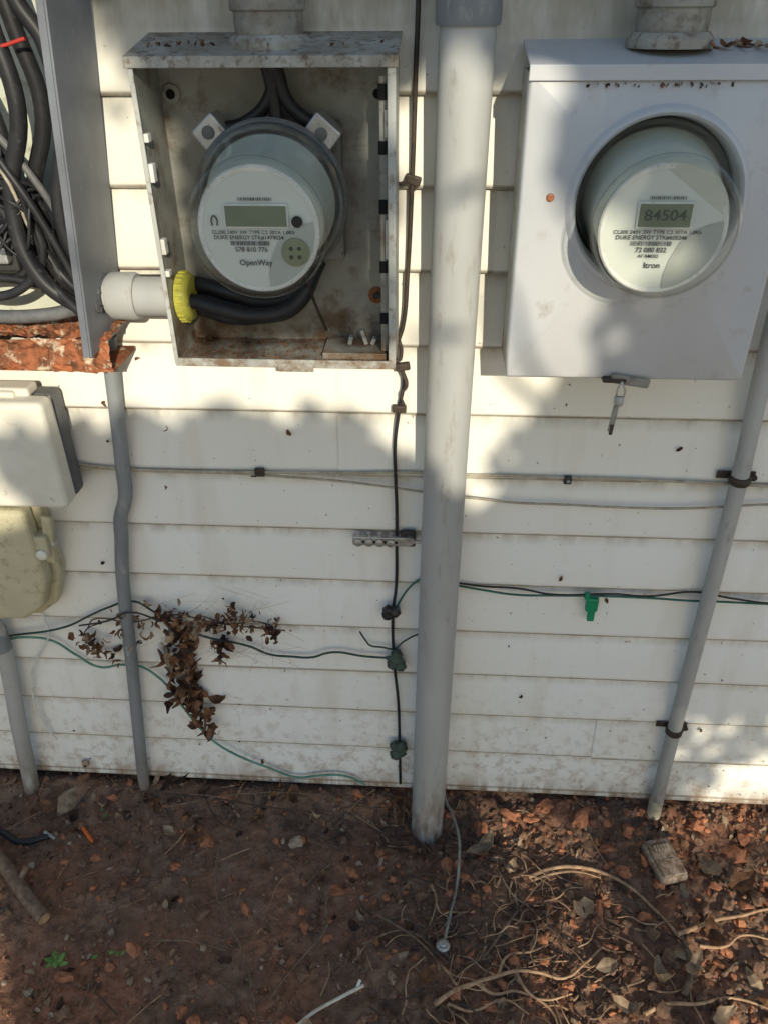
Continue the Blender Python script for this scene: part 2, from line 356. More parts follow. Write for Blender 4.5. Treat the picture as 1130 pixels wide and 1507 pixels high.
for xc,zc,r_ in ((-.118,1.060,.2),(-.098,1.070,-.3),(-.085,1.058,.5)):
    box('clip',xc-.003,xc+.003,.06,.072,1.056,zc+.008,M_hub if False else M_box,gL,bevel=.001,rot=(0,r_,0))
lathe('knockout',(-.083,-.0247,1.115),(0,-1,0),[(.012,0),(.012,.002),(.009,.003)],M_rot,gL,20)
lathe('knockout_screw',(-.083,-.0277,1.115),(0,-1,0),[(.005,0),(.005,.003)],M_ink,gL,12)
box('latch_tab',-.215,-.165,.1255,.1285,1.036,1.048,M_box,gL,bevel=.002)
lathe('nipple',(-.462,-.072,1.124),(1,0,0),[(.027,0),(.027,.1)],M_pvc,gL,40)
lathe('nipple_collar',(-.458,-.072,1.124),(1,0,0),[(.031,0),(.033,.004),(.033,.036),(.031,.040)],M_pvc,gL,40)
lathe('bushing',(-.358,-.072,1.124),(1,0,0),[(.033,0),(.034,.003),(.034,.012),(.030,.018),(.027,.019)],M_yel,gL,40)
for i in range(24):
    a=i*2*math.pi/24; c=Vector((-.351,-.072+.034*math.cos(a),1.124+.034*math.sin(a)))
    obj('bushing_rib',[c+Vector(v) for v in boxv(-.005,.005,-.0016,.0016,-.0016,.0016)[0]],boxv(0,1,0,1,0,1)[1],M_yel,gL)
V=[];Fc=[]
for i in range(1100):
    c=Vector((R.uniform(-.355,-.06),-R.uniform(.03,.12),1.0475)); s=R.uniform(.0008,.0034)
    k=len(V); V+=[c+Vector((R.uniform(-s,s),R.uniform(-s,s),R.uniform(0,s))) for _ in range(4)]; Fc+= [(k,k+1,k+2),(k,k+2,k+3),(k+1,k+2,k+3)]
obj('debris_crumbs',V,Fc,M_leaf,gL)
def hub(g,xc,mt):
    lathe('hub_flange',(xc,-.06,1.425),(0,0,1),[(.05,0),(.05,.01),(.044,.016)],M_hood,g,40)
    lathe('hub',(xc,-.06,1.43),(0,0,1),[(.041,0),(.041,.034),(.045,.036),(.045,.046),(.037,.05),(.037,1.05)],mt,g,40)
M_hub=mk('weathered_hub',(.33,.32,.275),(.22,.20,.165),20,.65,dirt=(.14,.10,.07),dscale=50,dlo=.5,dhi=.7)
hub(gL,-.205,M_hub)
meter('electric_meter',-.212,1.256,-.208,1.247,.095,.222,0)
# ---------------------------------------------------------------- right (closed) meter box
gR=grp('electric_meter_box')
x0,x1,z0,z1=.104,.422,1.036,1.403; cx,cz=.267,1.264
box('side_wall',x0,x0+.003,.0215,.118,z0,z1,M_box,gR); box('side_wall',x1-.003,x1,.0215,.118,z0,z1,M_box,gR)
box('bottom_wall',x0+.003,x1-.003,.0215,.118,z0,z0+.003,M_boxR,gR)
box('back_panel',x0+.003,x1-.003,.0215,.0245,z0+.003,z1,M_boxin,gR)
angs=sorted([2*math.pi*i/72 for i in range(72)]+[math.atan2(b-cz,a-cx)%(2*math.pi) for a in (x0,x1) for b in (z0-.003,z1)])
def rp(a,m=0):
    c,s=math.cos(a),math.sin(a); t=1e9
    if c>1e-9: t=min(t,(x1+.002-m-cx)/c)
    if c<-1e-9: t=min(t,(x0-.002+m-cx)/c)
    if s>1e-9: t=min(t,(z1-m-cz)/s)
    if s<-1e-9: t=min(t,(z0-.003+m-cz)/s)
    return (cx+c*t,cz+s*t)
rings=[]
rings.append([(*rp(a),.108) for a in angs]); rings.append([(*rp(a),.123) for a in angs]); rings.append([(*rp(a,.004),.1265) for a in angs])
for r,d in ((.110,.1265),(.108,.1275),(.106,.134),(.101,.1365),(.0975,.134),(.0965,.128),(.095,.112),(.0935,.10)):
    rings.append([(cx+r*math.cos(a),cz+r*math.sin(a),d) for a in angs])
V=[(x,-d,z) for rg in rings for x,z,d in rg]; n=len(angs)
Fc=[(j*n+i,j*n+(i+1)%n,(j+1)*n+(i+1)%n,(j+1)*n+i) for j in range(len(rings)-1) for i in range(n)]
o=obj('front_cover',V,Fc,M_boxR,gR,smooth=True); e=o.modifiers.new('e','EDGE_SPLIT'); e.split_angle=math.radians(50)
lathe('socket_dark',(cx,-.05,cz),(0,-1,0),[(.094,0),(.094,.03)],M_dgrey,gR,48)
hood(gR,x0,x1,z1,.128,M_boxR,lip=.016,ov=.003)
hub(gR,.268,M_hub)
lathe('rust_screw',(.139,-.1265,1.27),(0,-1,0),[(.005,0),(.004,.003)],M_rot,gR,16)
box('hasp',.235,.268,.1,.135,1.030,1.038,M_cu,gR,bevel=.003)
box('hasp_plate',.245,.300,.128,.134,1.026,1.040,M_hub,gR,bevel=.004,rot=(0,.15,0))
tube('seal_wire',[(.262,-.134,1.034),(.256,-.137,1.018),(.261,-.137,1.006),(.267,-.137,1.018),(.262,-.134,1.032)],.0014,M_zinc,gR)
lathe('padlock_body',(.260,-.137,1.012),(0,-.25,-1),[(.006,0),(.007,.003),(.007,.010),(.005,.013)],M_zinc,gR,16)
box('seal_tag',.253,.261,.136,.1385,.958,1.000,M_hub,gR,bevel=.001,rot=(0,.07,0)); box('tag_end',.254,.259,.1355,.139,.953,.970,M_cu,gR,bevel=.001)
meter('electric_meter',.268,1.264,.259,1.251,.095,.224,1)
# ---------------------------------------------------------------- conduits
g=grp('central_conduit'); 
a=Vector((.0315,-.072,1.455)); bq=Vector((.0165,-.074,-.16))
V=[];Fc=[];nn_=56;mm_=24
for j in range(mm_+1):
    t=j/mm_; c=bq.lerp(a,t); r=.0345-.001*t; h=c.z
    for i in range(nn_):
        an=2*math.pi*i/nn_; V.append((c.x+r*math.cos(an),c.y+r*math.sin(an),h))
for j in range(mm_):
    for i in range(nn_):
        k=(i+1)%nn_; Fc.append((j*nn_+i,j*nn_+k,(j+1)*nn_+k,(j+1)*nn_+i))
obj('pipe',V,Fc,M_pvc,g,smooth=True)
lathe('coupling',a-Vector((0,0,.006)),(0,0,1),[(.037,0),(.0385,.004),(.0385,.10),(.034,.103),(.034,1.15)],M_pvcd,g,48)
g=grp('thin_conduit')
tube('pipe',[(.484,-.038,2.4),(.486,-.038,1.08),(.498,-.036,.82),(.502,-.036,.58),(.507,-.036,.238),(.512,-.04,-.047),(.513,-.04,-.12)],.0135,M_pvc,g,6)
tube('end_joint',[(.5105,-.039,.03),(.512,-.04,-.05),(.513,-.04,-.1)],.0148,M_wcab,g,6)
for x,z in ((.498,.826),(.5065,.240)):
    lathe('strap',(x,-.037,z-.007),(0,0,1),[(.015,0),(.0165,.002),(.0165,.012),(.015,.014)],M_cu,g,32)
    box('strap_ear',x-.032,x+.03,.019,.0225,z-.007,z+.007,M_cu,g,bevel=.002)
    lathe('strap_bolt',(x+.024,-.0225,z),(0,-1,0),[(.0055,0),(.0055,.01)],M_cu,g,8)
    box('strap_flange',x+.014,x+.02,.022,.036,z-.007,z+.007,M_cu,g,bevel=.001)
g=grp('bent_conduit')
tube('pipe',[(-.492,-.035,1.05),(-.497,-.035,.998),(-.506,-.034,.90),(-.514,-.034,.82),(-.521,-.034,.76),(-.538,-.034,.715),(-.545,-.034,.67),(-.556,-.034,.61),(-.584,-.035,.354),(-.622,-.038,-.0),(-.63,-.04,-.1)],.0122,M_pvcd,g,6)
g=grp('riser_pipe')
tube('pipe',[(-.833,-.05,.50),(-.836,-.04,.406),(-.862,-.045,.17),(-.893,-.05,-.12)],.0165,M_pvc,g,6)
lathe('collar',(-.838,-.042,.40),(0,0,1),[(.02,0),(.02,.05)],M_pvcd,g,32)
# ---------------------------------------------------------------- cable enclosure
g=grp('cable_enclosure')
def shear(z): return (1.477-z)*-.09-.432
zt,zb=1.95,1.062
V=[];
for z in (zb,zt):
    for dx,d in ((0,.0215),(0,.152),(-.003,.152),(-.003,.0215)): V.append((shear(z)+dx,-d,z))
obj('side_wall',V,[(0,1,5,4),(1,2,6,5),(2,3,7,6),(3,0,4,7),(0,3,2,1),(4,5,6,7)],M_steel,g,bevel=.0008)
V=[]
for z in (zb,zt):
    for dx,d in ((-.0032,.149),(-.0032,.152),(-.012,.152),(-.012,.149)): V.append((shear(z)+dx,-d,z))
obj('front_lip',V,[(0,1,5,4),(1,2,6,5),(2,3,7,6),(3,0,4,7)],M_steel,g)
box('back_panel',-1.05,-.478,.0215,.0245,zb,zt,mk('pale_green_paint',(.62,.64,.53),(.52,.54,.44),6,.5,dirt=(.3,.27,.2),dscale=30),g)
box('top_wall',-1.05,-.40,.0215,.15,zt,zt+.003,M_steel,g); box('far_wall',-1.053,-1.05,.0215,.15,zb,zt,M_steel,g)
box('terminal_block',-.70,-.585,.026,.07,1.155,1.29,M_ink,g,bevel=.004)
box('terminal_bar',-.615,-.59,.07,.085,1.17,1.26,M_zinc,g,bevel=.003)
paths=[('-488,1960 -500,1600 -492,1477 -471,1435 -470,1335 -490,1255 -486,1170 -474,1120',.10,.0105),
 ('-560,1960 -540,1600 -520,1450 -511,1370 -550,1255 -536,1165 -485,1112',.11,.0105),
 ('-470,1960 -475,1600 -460,1477 -455,1390 -476,1255 -474,1130',.06,.0105),
 ('-640,1500 -600,1420 -575,1340 -580,1260 -540,1190 -490,1125',.09,.0075),
 ('-640,1390 -580,1350 -535,1290 -505,1220 -480,1140',.12,.005),
 ('-680,1330 -600,1300 -560,1230 -530,1160 -480,1110',.12,.0065),
 ('-680,1180 -600,1150 -560,1170 -520,1200 -500,1240',.07,.006)]
for i,(s,d,r) in enumerate(paths):
    for k in range(2 if i in (1,3,4,5) else 1):
        pts=[(x+k*.016,y+k*.022+R.uniform(-.01,.01),z+R.uniform(-.006,.006)) for x,y,z in P(d,s)]
        tube('cable',pts,r,M_gcab if (i*2+k)%5==4 else M_blk,g,3)
tube('cable',P(.11,'-700,1115 -620,1105 -540,1108 -490,1118 -462,1122'),.0095,M_gcab,g,3)
tube('cable',P(.10,'-700,1160 -620,1130 -560,1150 -530,1190 -540,1250'),.0065,M_blk,g,3)
tube('cable',P(.08,'-700,1130 -620,1150 -550,1140 -480,1122'),.006,M_blk,g,3)
for k in range(20):
    x=R.uniform(-.64,-.57)
    tube('thin_wire',[(x,-.09,1.17+R.uniform(0,.14)),(x+.03,-.12,1.24+R.uniform(-.05,.08)),(x+.06,-.10,1.18+R.uniform(0,.1)),(x+R.uniform(.05,.10),-.08,1.13)],R.uniform(.0015,.003),R.choice((M_blk,M_blk,M_wcab,M_blk)),g)
tube('red_wire',P(.12,'-560,1440 -520,1432 -480,1440'),.0022,M_red,g)
tube('red_wire',P(.10,'-490,1290 -464,1270 -468,1230 -470,1190'),.002,M_red,g)
V=[];Fc=[];nx_=120;nd=20
for face in range(2):
    base=len(V)
    for j in range(nd+1):
        for i in range(nx_+1):
            x=-1.05+.595*i/nx_
            if face==0: d=.022+.10*j/nd; z=1.078
            else: d=.122; z=1.078-.05*j/nd
            nn=noise.noise(Vector((x*40,d*60,z*60)))*.009+noise.noise(Vector((x*130,d*130,z*130)))*.006
            V.append((x,-d-(nn if face else 0)-(noise.noise(Vector((x*30,3,1)))*.006 if d>.1 else 0),z+(nn if face==0 or j>nd-2 else 0)))
    for j in range(nd):
        for i in range(nx_):
            k=base+j*(nx_+1)+i; Fc.append((k,k+nx_+1,k+nx_+2,k+1) if face==0 else (k,k+nx_+1,k+nx_+2,k+1))
gs=grp('rotted_board'); obj('board',V,Fc,M_rot,gs,smooth=False)
box('underside',-1.05,-.46,.0215,.112,1.024,1.03,M_rot,gs)
# ---------------------------------------------------------------- utility boxes
g=grp('utility_box')
box('base',-.86,-.592,.021,.058,.772,.962,M_dgrey,g,bevel=.010,seg=3)
box('gasket',-.858,-.594,.058,.064,.776,.960,M_cream,g,bevel=.002)
box('lid',-.855,-.589,.064,.104,.776,.966,M_cream,g,bevel=.010,seg=4)
box('lid_top_rib',-.85,-.62,.040,.075,.962,.978,M_cream,g,bevel=.005,seg=3)
box('hinge',-.70,-.64,.060,.082,.963,.975,M_cream,g,bevel=.004)
g=grp('telephone_box')
def prism(name,poly,d0,d1,mat,parent,bev):
    n=len(poly); V=[(x,-d0,z) for x,z in poly]+[(x,-d1,z) for x,z in poly]
    F_=[tuple(range(n)),tuple(range(n,2*n))[::-1]]+[(i,i+n,(i+1)%n+n,(i+1)%n) for i in range(n)]
    return obj(name,V,F_,mat,parent,bevel=bev,seg=3)
prism('base',[(-.98,.76),(-.672,.762),(-.668,.60),(-.69,.53),(-.73,.50),(-.98,.49)],.021,.05,M_yelb,g,.006)
prism('lid',[(-.98,.755),(-.682,.757),(-.678,.605),(-.70,.545),(-.74,.515),(-.98,.50)],.05,.085,M_yelb,g,.010)
box('latch',-.688,-.660,.04,.078,.655,.70,M_yelb,g,bevel=.004)
box('latch_arm',-.672,-.654,.052,.066,.635,.735,M_yelb,g,bevel=.003,rot=(0,.15,0))
lathe('latch_screw',(-.660,-.06,.675),(1,0,-.2),[(.007,0),(.007,.006)],M_zinc,g,12)
lathe('latch_knob',(-.672,-.078,.665),(0,-1,0),[(.010,0),(.010,.006),(.006,.009)],M_cream,g,16)
# ---------------------------------------------------------------- wires
def wob(pts,a=.0025): return [(x+R.uniform(-a,a),y,z+R.uniform(-a,a)) for x,y,z in pts]
g=grp('ground_wire')
tube('wire',P(.026,'-20,2000 -28,1474 -30,1402 -33,1272 -38,1146 -44,1070 -50,1049'),.0032,M_cu,g)
tube('wire',P(.024,'-50,1049 -56,1022 -43,990 -49,936 -56,870 -55,805 -53,740 -53,675 -54,573 -59,524 -58,394 -49,272 -46,134 -44,20'),.003,M_blk,g)
for x,z in ((-.033,1.272),(-.050,.934),(-.045,1.005)):
    box('staple',x-.010,x+.012,.021,.031,z-.006,z+.006,M_cu,g,bevel=.002,rot=(0,R.uniform(-.3,.3),0))
for x,z in ((-.060,.524),(-.056,.405),(-.052,.392),(-.050,.130),(-.050,.155)):
    for q in range(3):
        c=Vector((x+R.uniform(-.01,.01),-.032,z+R.uniform(-.012,.012)))
        lathe('clamp',c,(R.uniform(-.5,.5),-1,R.uniform(-.5,.5)),[(.009,-.008),(.012,-.002),(.011,.006),(.006,.009)],M_patina if z<.5 else M_blk,g,6,smooth=False)
    lathe('clamp_bolt',(x-.016,-.034,z),(1,0,.2),[(.0045,0),(.0045,.03)],M_patina,g,6,smooth=False)
g=grp('bonding_bar')
box('bar',-.130,-.030,.022,.034,.672,.690,M_zinc,g,bevel=.002)
for i in range(4):
    x=-.120+i*.019
    lathe('screw',(x,-.034,.680),(0,-1,0),[(.0075,0),(.0075,.004),(.004,.0055)],M_zinc,g,20)
    lathe('screw_hole',(x+.0095,-.0342,.680),(0,-1,0),[(.0028,0),(.0028,.0004)],M_hole,g,12)
    lathe('lug_head',(x,-.028,.690),(0,0,1),[(.0045,0),(.0045,.006)],M_zinc,g,8)
box('bracket',-.046,-.020,.022,.029,.668,.702,M_ink,g,bevel=.003); lathe('nut',(-.030,-.029,.684),(0,-1,0),[(.009,0),(.009,.007)],M_zinc,g,6,smooth=False)
lathe('bolt',(-.034,-.032,.682),(1,0,0),[(.003,0),(.003,.03)],M_zinc,g,10)
g=grp('white_cable'); tube('wire',wob(P(.023,'-617,818 -530,812 -441,807 -288,812 -150,813 -12,816 60,815 123,814 210,812 302,813 430,812 555,807 900,800')),.0026,M_wcab,g)
g=grp('white_cable'); tube('wire',wob(P(.023,'-619,812 -450,804 -324,804 -240,800 -150,796 -60,785 12,777 80,770 150,764 230,760 310,758 430,762 564,770 900,780')),.0022,M_wcab,g)
g=grp('cable_clip'); box('clip',-.292,-.275,.020,.028,.803,.818,M_cu,g,bevel=.002); box('ear',-.300,-.290,.0205,.024,.800,.810,M_cu,g,bevel=.001)
g=grp('cable_clip'); box('clip',.222,.235,.0185,.028,.803,.817,M_ink,g,bevel=.002); lathe('nail',(.229,-.028,.81),(0,-1,0),[(.003,0),(.003,.002)],M_zinc,g,8)
g=grp('black_wire'); tube('wire',wob(P(.024,'60,587 100,582 166,582 230,571 339,573 400,570 481,583 550,572 618,565 900,560')),.0019,M_blk,g)
g=grp('green_wire'); tube('wire',wob(P(.024,'60,583 100,574 167,567 230,565 305,566 412,569 470,563 521,564 618,562 900,565')),.0021,M_gr,g)
tube('wire',P(.024,'-55,520 -45,545 -32,570 -20,585 -8,594 20,596'),.0021,M_gr,g)
g=grp('green_clip'); box('clip',.292,.314,.019,.032,.536,.566,M_gcl,g,bevel=.003); box('stem',.298,.311,.022,.030,.512,.540,M_gcl,g,bevel=.002); box('top',.288,.296,.02,.029,.562,.575,M_gcl,g,bevel=.001)
g=grp('dark_green_wire'); tube('wire',wob(P(.028,'-900,395 -844,415 -703,452 -640,485 -611,500 -553,519 -518,495 -490,480 -444,447 -340,416 -300,400 -260,393 -220,392 -190,405 -165,408 -120,402 -64,398')),.0022,M_dgr,g)
tube('wire',P(.024,'-123,462 -112,440 -104,428 -80,424 -58,421 -40,440 -13,460 20,470'),.0018,M_dgr,g)
tube('wire',P(.050,'-660,475 -600,490 -553,513 -500,495'),.0017,M_blk,g)
g=grp('faded_green_wire'); tube('wire',wob(P(.026,'-900,405 -846,410 -790,415 -741,410 -700,375 -656,345 -610,352 -570,350 -540,325 -523,294 -500,230 -469,165 -440,125 -403,93 -340,55 -271,26 -230,38 -179,40 -150,30 -119,10')),.0024,M_grl,g)
g=grp('white_cord'); tube('wire',P(.026,'-744,498 -741,460 -741,428 -765,390 -788,353 -808,310 -815,274 -822,230 -819,192 -812,150 -800,117'),.0024,M_wht,g)
g=grp('siding_vent'); box('plug',-.763,-.748,.0185,.026,.026,.044,M_stone,g,bevel=.002); box('slot',-.758,-.753,.0263,.028,.030,.034,M_hole,g)
# ---------------------------------------------------------------- leaves
def leafgeo(V,Fc,c,s,e,curl,w=.55):
    m=e.to_matrix(); k=len(V); n=4
    for i in range(n+1):
        t=i/n; ww=math.sin(math.pi*(.12+.83*t))*w*s*.5*(1+R.uniform(-.35,.35))
        x=(t-.5)*s
        z=curl*s*(t-.5)**2*2
        for sgn in (-1,0,1):
            V.append(c+m@Vector((x,sgn*ww,z+(abs(sgn)*curl*ww*.8)+R.uniform(-.05,.05)*s)))
    for i in range(n):
        for q in range(2):
            a=k+i*3+q; Fc.append((a,a+1,a+4,a+3))
def leaves(name,lst,mats,parent=None):
    V=[];Fc=[];mi=[]
    for c,s,e,curl,mm in lst:
        f0=len(Fc); leafgeo(V,Fc,Vector(c),s,e,curl); mi+=[mm]*(len(Fc)-f0)
    return obj(name,V,Fc,mats,parent,midx=mi,smooth=False)
rot=lambda: Euler((R.uniform(0,6.28),R.uniform(0,6.28),R.uniform(0,6.28)))
L=[]
def cluster(pts,n,sp,s0,s1):
    P_=P(.035,pts)
    for i in range(n):
        t=R.uniform(0,len(P_)-1.001); k=int(t); a=Vector(P_[k]).lerp(Vector(P_[k+1]),t-k)
        L.append((a+Vector((R.gauss(0,sp),R.uniform(-.015,.010),R.gauss(0,sp))),R.uniform(s0,s1),rot(),R.uniform(-1.5,1.5),R.choice((0,0,2,0,2,1) )))
cluster('-465,480 -475,400 -488,320 -475,250',120,.018,.010,.040)
cluster('-480,300 -460,240 -443,180',48,.011,.012,.04)
cluster('-664,440 -650,400 -620,380',34,.014,.008,.028)
cluster('-600,470 -560,430 -553,500',26,.016,.008,.026)
cluster('-520,490 -460,490 -400,470 -340,490 -270,465',140,.015,.005,.022)
cluster('-366,500 -360,520',7,.006,.01,.02); cluster('-400,440 -388,395',14,.008,.014,.034)
g=grp('dead_leaf_cluster'); leaves('leaves',L,[M_leaf,M_leaf2,M_leaf3],g)
for s in ('-470,480 -480,380 -478,300 -450,200','-660,450 -640,480 -560,470 -480,490 -400,470 -260,470','-640,380 -660,430 -600,480','-470,470 -460,380 -490,280','-430,500 -380,470 -320,485 -290,470'):
    tube('stem',wob(P(.030,s),.008),.0013,M_twigd,g)
for i in range(140):
    a=Vector((R.uniform(-.52,-.28),-.019,R.uniform(.38,.56))); b_=Vector((a.x+R.uniform(-.08,.08),-.038,a.z+R.uniform(-.05,.05)))
    tube('cobweb_strand',[a,b_],.00024,M_stone if i%2 else M_wht,g,0,smooth=False)
L=[]
for x,z in ((-.462,1.01),(-.45,.775),(-.43,.885),(-.23,.88),(.33,.555),(.245,.605),(-.54,.86),(-.52,.765),(-.38,.53),(.12,1.0),(.4,.87),(.2,.3),(-.35,.06),(-.6,.6),(.57,.22),(-.53,.93)):
    L.append(((x,-.020,z),R.uniform(.006,.014),rot(),1,R.choice((0,2))))
for i in range(100):
    L.append(((R.uniform(-.8,.75),-.018,R.choice((R.uniform(0,.25),R.uniform(0,1.4)))),R.uniform(.002,.006),rot(),1,2))
leaves('siding_debris',L,[M_leaf,M_leaf2,M_leaf3])
g=grp('vine_bits')
for s in ('-50,1047 -46,1030 -52,1015 -60,1030','-45,1000 -38,975 -46,960 -40,940','-38,1272 -50,1268 -58,1275'):
    tube('bit',P(.030,s),.0035,M_twigd,g,taper=.4)
# ---------------------------------------------------------------- ground litter
import bmesh
bm=bmesh.new(); bmesh.ops.create_icosphere(bm,subdivisions=1,radius=1); iv=[v.co.copy() for v in bm.verts]; iF=[tuple(v.index for v in f.verts) for f in bm.faces]
bm2=bmesh.new(); bmesh.ops.create_icosphere(bm2,subdivisions=2,radius=1); iv2=[v.co.copy() for v in bm2.verts]; iF2=[tuple(v.index for v in f.verts) for f in bm2.faces]
V=[];Fc=[];mi=[]
def clod(x,y,s,mm,hi=False):
    k=len(V); off=Vector((R.uniform(0,99),R.uniform(0,99),0)); sc=Vector((R.uniform(.6,1.4),R.uniform(.6,1.4),R.uniform(.5,.9))); m=rot().to_matrix() if not hi else Euler((R.uniform(-.4,.4),R.uniform(-.4,.4),R.uniform(0,6))).to_matrix()
    c=Vector((x,y,gz(x,y)+s*.2))
    for v in (iv2 if hi else iv):
        n_=1+.6*noise.noise(v*1.3+off)+.35*noise.noise(v*3.2+off)
        w=m@Vector((v.x*sc.x*n_*s,v.y*sc.y*n_*s,v.z*sc.z*n_*s)); V.append(c+w)
    for f in (iF2 if hi else iF): Fc.append(tuple(k+q for q in f)); mi.append(mm)
for i in range(11000):
    x=R.uniform(-1.0,.85); y=-R.uniform(.0,.62)
    if x<-.1 and R.random()<.25: continue
    s=.0010+.0065*R.random()**4
    clod(x,y,s,R.choice((0,0,0,0,0,1,1) if x>-.1 else (0,)*12+(1,1,2)))
for i in range(380):
    x=R.gauss(.33,.27) if R.random()<.7 else R.uniform(-.9,.8); y=-R.uniform(.03,.55)
    clod(x,y,R.uniform(.005,.014),R.choice((0,0,0,1,1)),True)
for x,y,s in ((.440,-.275,.017),(.239,-.332,.013),(.208,-.321,.010),(-.079,-.158,.010),(-.386,-.510,.016),(-.567,-.426,.007),(.419,-.183,.017),(.6,-.2,.013),(.58,-.33,.014),(.3,-.12,.012),(-.45,-.16,.012),(-.25,-.14,.009),(.45,-.08,.015),(.35,-.06,.02),(.2,-.05,.018),(.28,-.03,.02),(.66,-.12,.018),(.60,-.06,.02),(.72,-.2,.015),(-.05,-.22,.01),(-.5,-.22,.009)):
    clod(x,y,s,1,True)
clod(-.259,-.147,.014,2,True)
obj('soil_clods',V,Fc,[M_clod,M_clay,M_stone],midx=mi)
L=[]
for x,y,s,mm in ((.141,-.137,.07,1),(.17,-.15,.05,1),(.324,-.267,.062,1),(.487,-.343,.05,1),(.51,-.37,.05,1),(.61,-.396,.05,1),(.63,-.43,.05,0),(.378,-.455,.05,1),(-.787,-.08,.07,1),(-.82,-.10,.05,0),(-.473,-.164,.045,0),(-.548,-.02,.06,2),(-.57,-.03,.05,2),(.60,-.16,.06,1),(.66,-.19,.06,0),(-.28,-.06,.05,0),(.02,-.42,.05,0),(.44,-.40,.05,1),(.56,-.30,.05,0),(-.45,-.55,.05,0),(.54,-.45,.05,1),(.35,-.38,.04,1),(.68,-.32,.05,1)):
    L.append(((x,y,gz(x,y)+.012),s,Euler((R.uniform(-.5,.5),R.uniform(-.5,.5),R.uniform(0,6.28))),R.uniform(-1.2,1.2),mm))
for i in range(900):
    x=R.uniform(-.95,.8); y=-R.uniform(.0,.6) if i<680 else -R.uniform(0,.14)
    if x<-.2 and y<-.15 and R.random()<.5: continue
    L.append(((x,y,gz(x,y)+.004),.006+.030*R.random()**2.5,Euler((R.uniform(-.9,.9),R.uniform(-.9,.9),R.uniform(0,6.28))),R.uniform(-1.5,1.5),R.choice((0,0,1,2,1))))
leaves('leaf_litter',L,[M_leaf,M_leaf2,M_leaf3])
def gp(s,h=.006):
    out=[]
    for t in s.split():
        x,y=t.split(','); x=int(x)/1000;y=int(y)/1000; out.append((x,y,gz(x,y)+h+R.uniform(0,.003)))
    return out
g=grp('roots')
for s,r,m in (('226,-202 270,-182 325,-174 380,-185 426,-212 465,-255 496,-304 526,-377',.0046,M_root),
  ('230,-208 280,-192 330,-184 372,-196',.003,M_root),
  ('36,-464 70,-440 109,-425 150,-408 183,-397 225,-398 268,-404 310,-375 351,-338',.0044,M_root),
  ('123,-377 150,-340 192,-282 235,-225 283,-176',.0034,M_twig),
  ('495,-311 540,-290 581,-273 630,-262 678,-247 760,-235',.0046,M_root),
  ('530,-330 580,-325 620,-300 700,-310',.0034,M_root),('480,-420 500,-380 505,-340 500,-300',.006,M_twig),
  ('400,-460 440,-440 500,-435 560,-420 640,-440',.004,M_root),('560,-380 600,-350 660,-350 720,-330',.004,M_twig),
  ('109,-425 140,-440 180,-430 230,-445 280,-430',.0034,M_root),('150,-408 170,-370 215,-360 250,-340',.003,M_root),
  ('183,-397 200,-430 240,-460 250,-500',.0034,M_root),('60,-460 100,-470 160,-450 200,-470',.003,M_root)):
    tube('root',gp(s,.008),r,m,g,2,taper=.45)
for i in range(190):
    x=R.gauss(.19,.15); y=-R.uniform(.20,.52); a=R.uniform(0,6.28); l=R.uniform(.03,.11); p=[]
    for k in range(4):
        p.append((x,y,gz(x,y)+.004+R.uniform(0,.010))); a+=R.uniform(-.6,.6); x+=math.cos(a)*l/3; y+=math.sin(a)*l/3
    tube('rootlet',p,R.uniform(.0008,.0025),R.choice((M_root,M_twig,M_root,M_twigd)),g,1,taper=.4)
g=grp('twigs')
for s,r in (('-417,-185 -410,-240 -389,-301 -350,-350 -314,-402 -290,-460 -265,-522',.0022),('-175,-247 -178,-290 -172,-330 -210,-390 -253,-458 -265,-492',.0022),
  ('-571,-59 -450,-65 -322,-80 -200,-88 -38,-115',.0022),('-560,-85 -400,-55 -250,-50 -120,-60',.0018),('-494,-374 -420,-378 -355,-389',.002),('-300,-120 -200,-150 -60,-150',.002),('-480,-60 -430,-120 -380,-140',.0018),
  ('-20,-300 20,-340 40,-390',.003),('-100,-360 -20,-330 60,-390',.0025),('-80,-300 0,-345 50,-400',.003)):
    tube('twig',gp(s,.012),r,M_twigd if R.random()<.6 else M_twig,g,1,taper=.5)
for i in range(260):
    x=R.uniform(-.95,.8); y=-R.uniform(.01,.6) if i<110 else -R.uniform(.01,.14)
    if 110<=i<200: x=R.gauss(.02,.12)
    a=R.uniform(0,6.28); l=R.uniform(.02,.09)
    p=[(x+math.cos(a)*l*k/2+R.uniform(-.003,.003),y+math.sin(a)*l*k/2,0) for k in range(3)]
    tube('twig',[(q[0],min(q[1],-.005),gz(q[0],q[1])+.004+R.uniform(0,.004)) for q in p],R.uniform(.0006,.0019),R.choice((M_twig,M_twigd,M_root,M_twigd)),g,1,taper=.5)
g=grp('cut_branch'); pz=gz(-.78,-.3)+.014
tube('wood',[(-.93,-.19,pz+.004),(-.84,-.254,pz),(-.78,-.305,pz),(-.718,-.353,pz-.002)],.0135,M_twig,g,5,smooth=True)
tube('wood_knot',[(-.80,-.285,pz),(-.79,-.26,pz+.02)],.006,M_twig,g,3)
lathe('cut_end',(-.7185,-.3525,pz-.002),(.78,-.62,0),[(.0115,0),(.0110,.0012)],M_root,g,20)
tube('branch',[(-.95,-.33,pz-.01),(-.86,-.36,pz-.01),(-.80,-.33,pz-.008)],.006,M_twigd,g)
g=grp('white_stick'); tube('stick',[(-.26,-.545,gz(-.25,-.53)+.006),(-.215,-.512,gz(-.215,-.512)+.008),(-.177,-.480,gz(-.177,-.48)+.008),(-.14,-.462,gz(-.14,-.46)+.01),(-.091,-.437,gz(-.09,-.437)+.01)],.0032,mk('bleached_wood',(.75,.70,.60),(.5,.44,.35),60,.7),g,2)
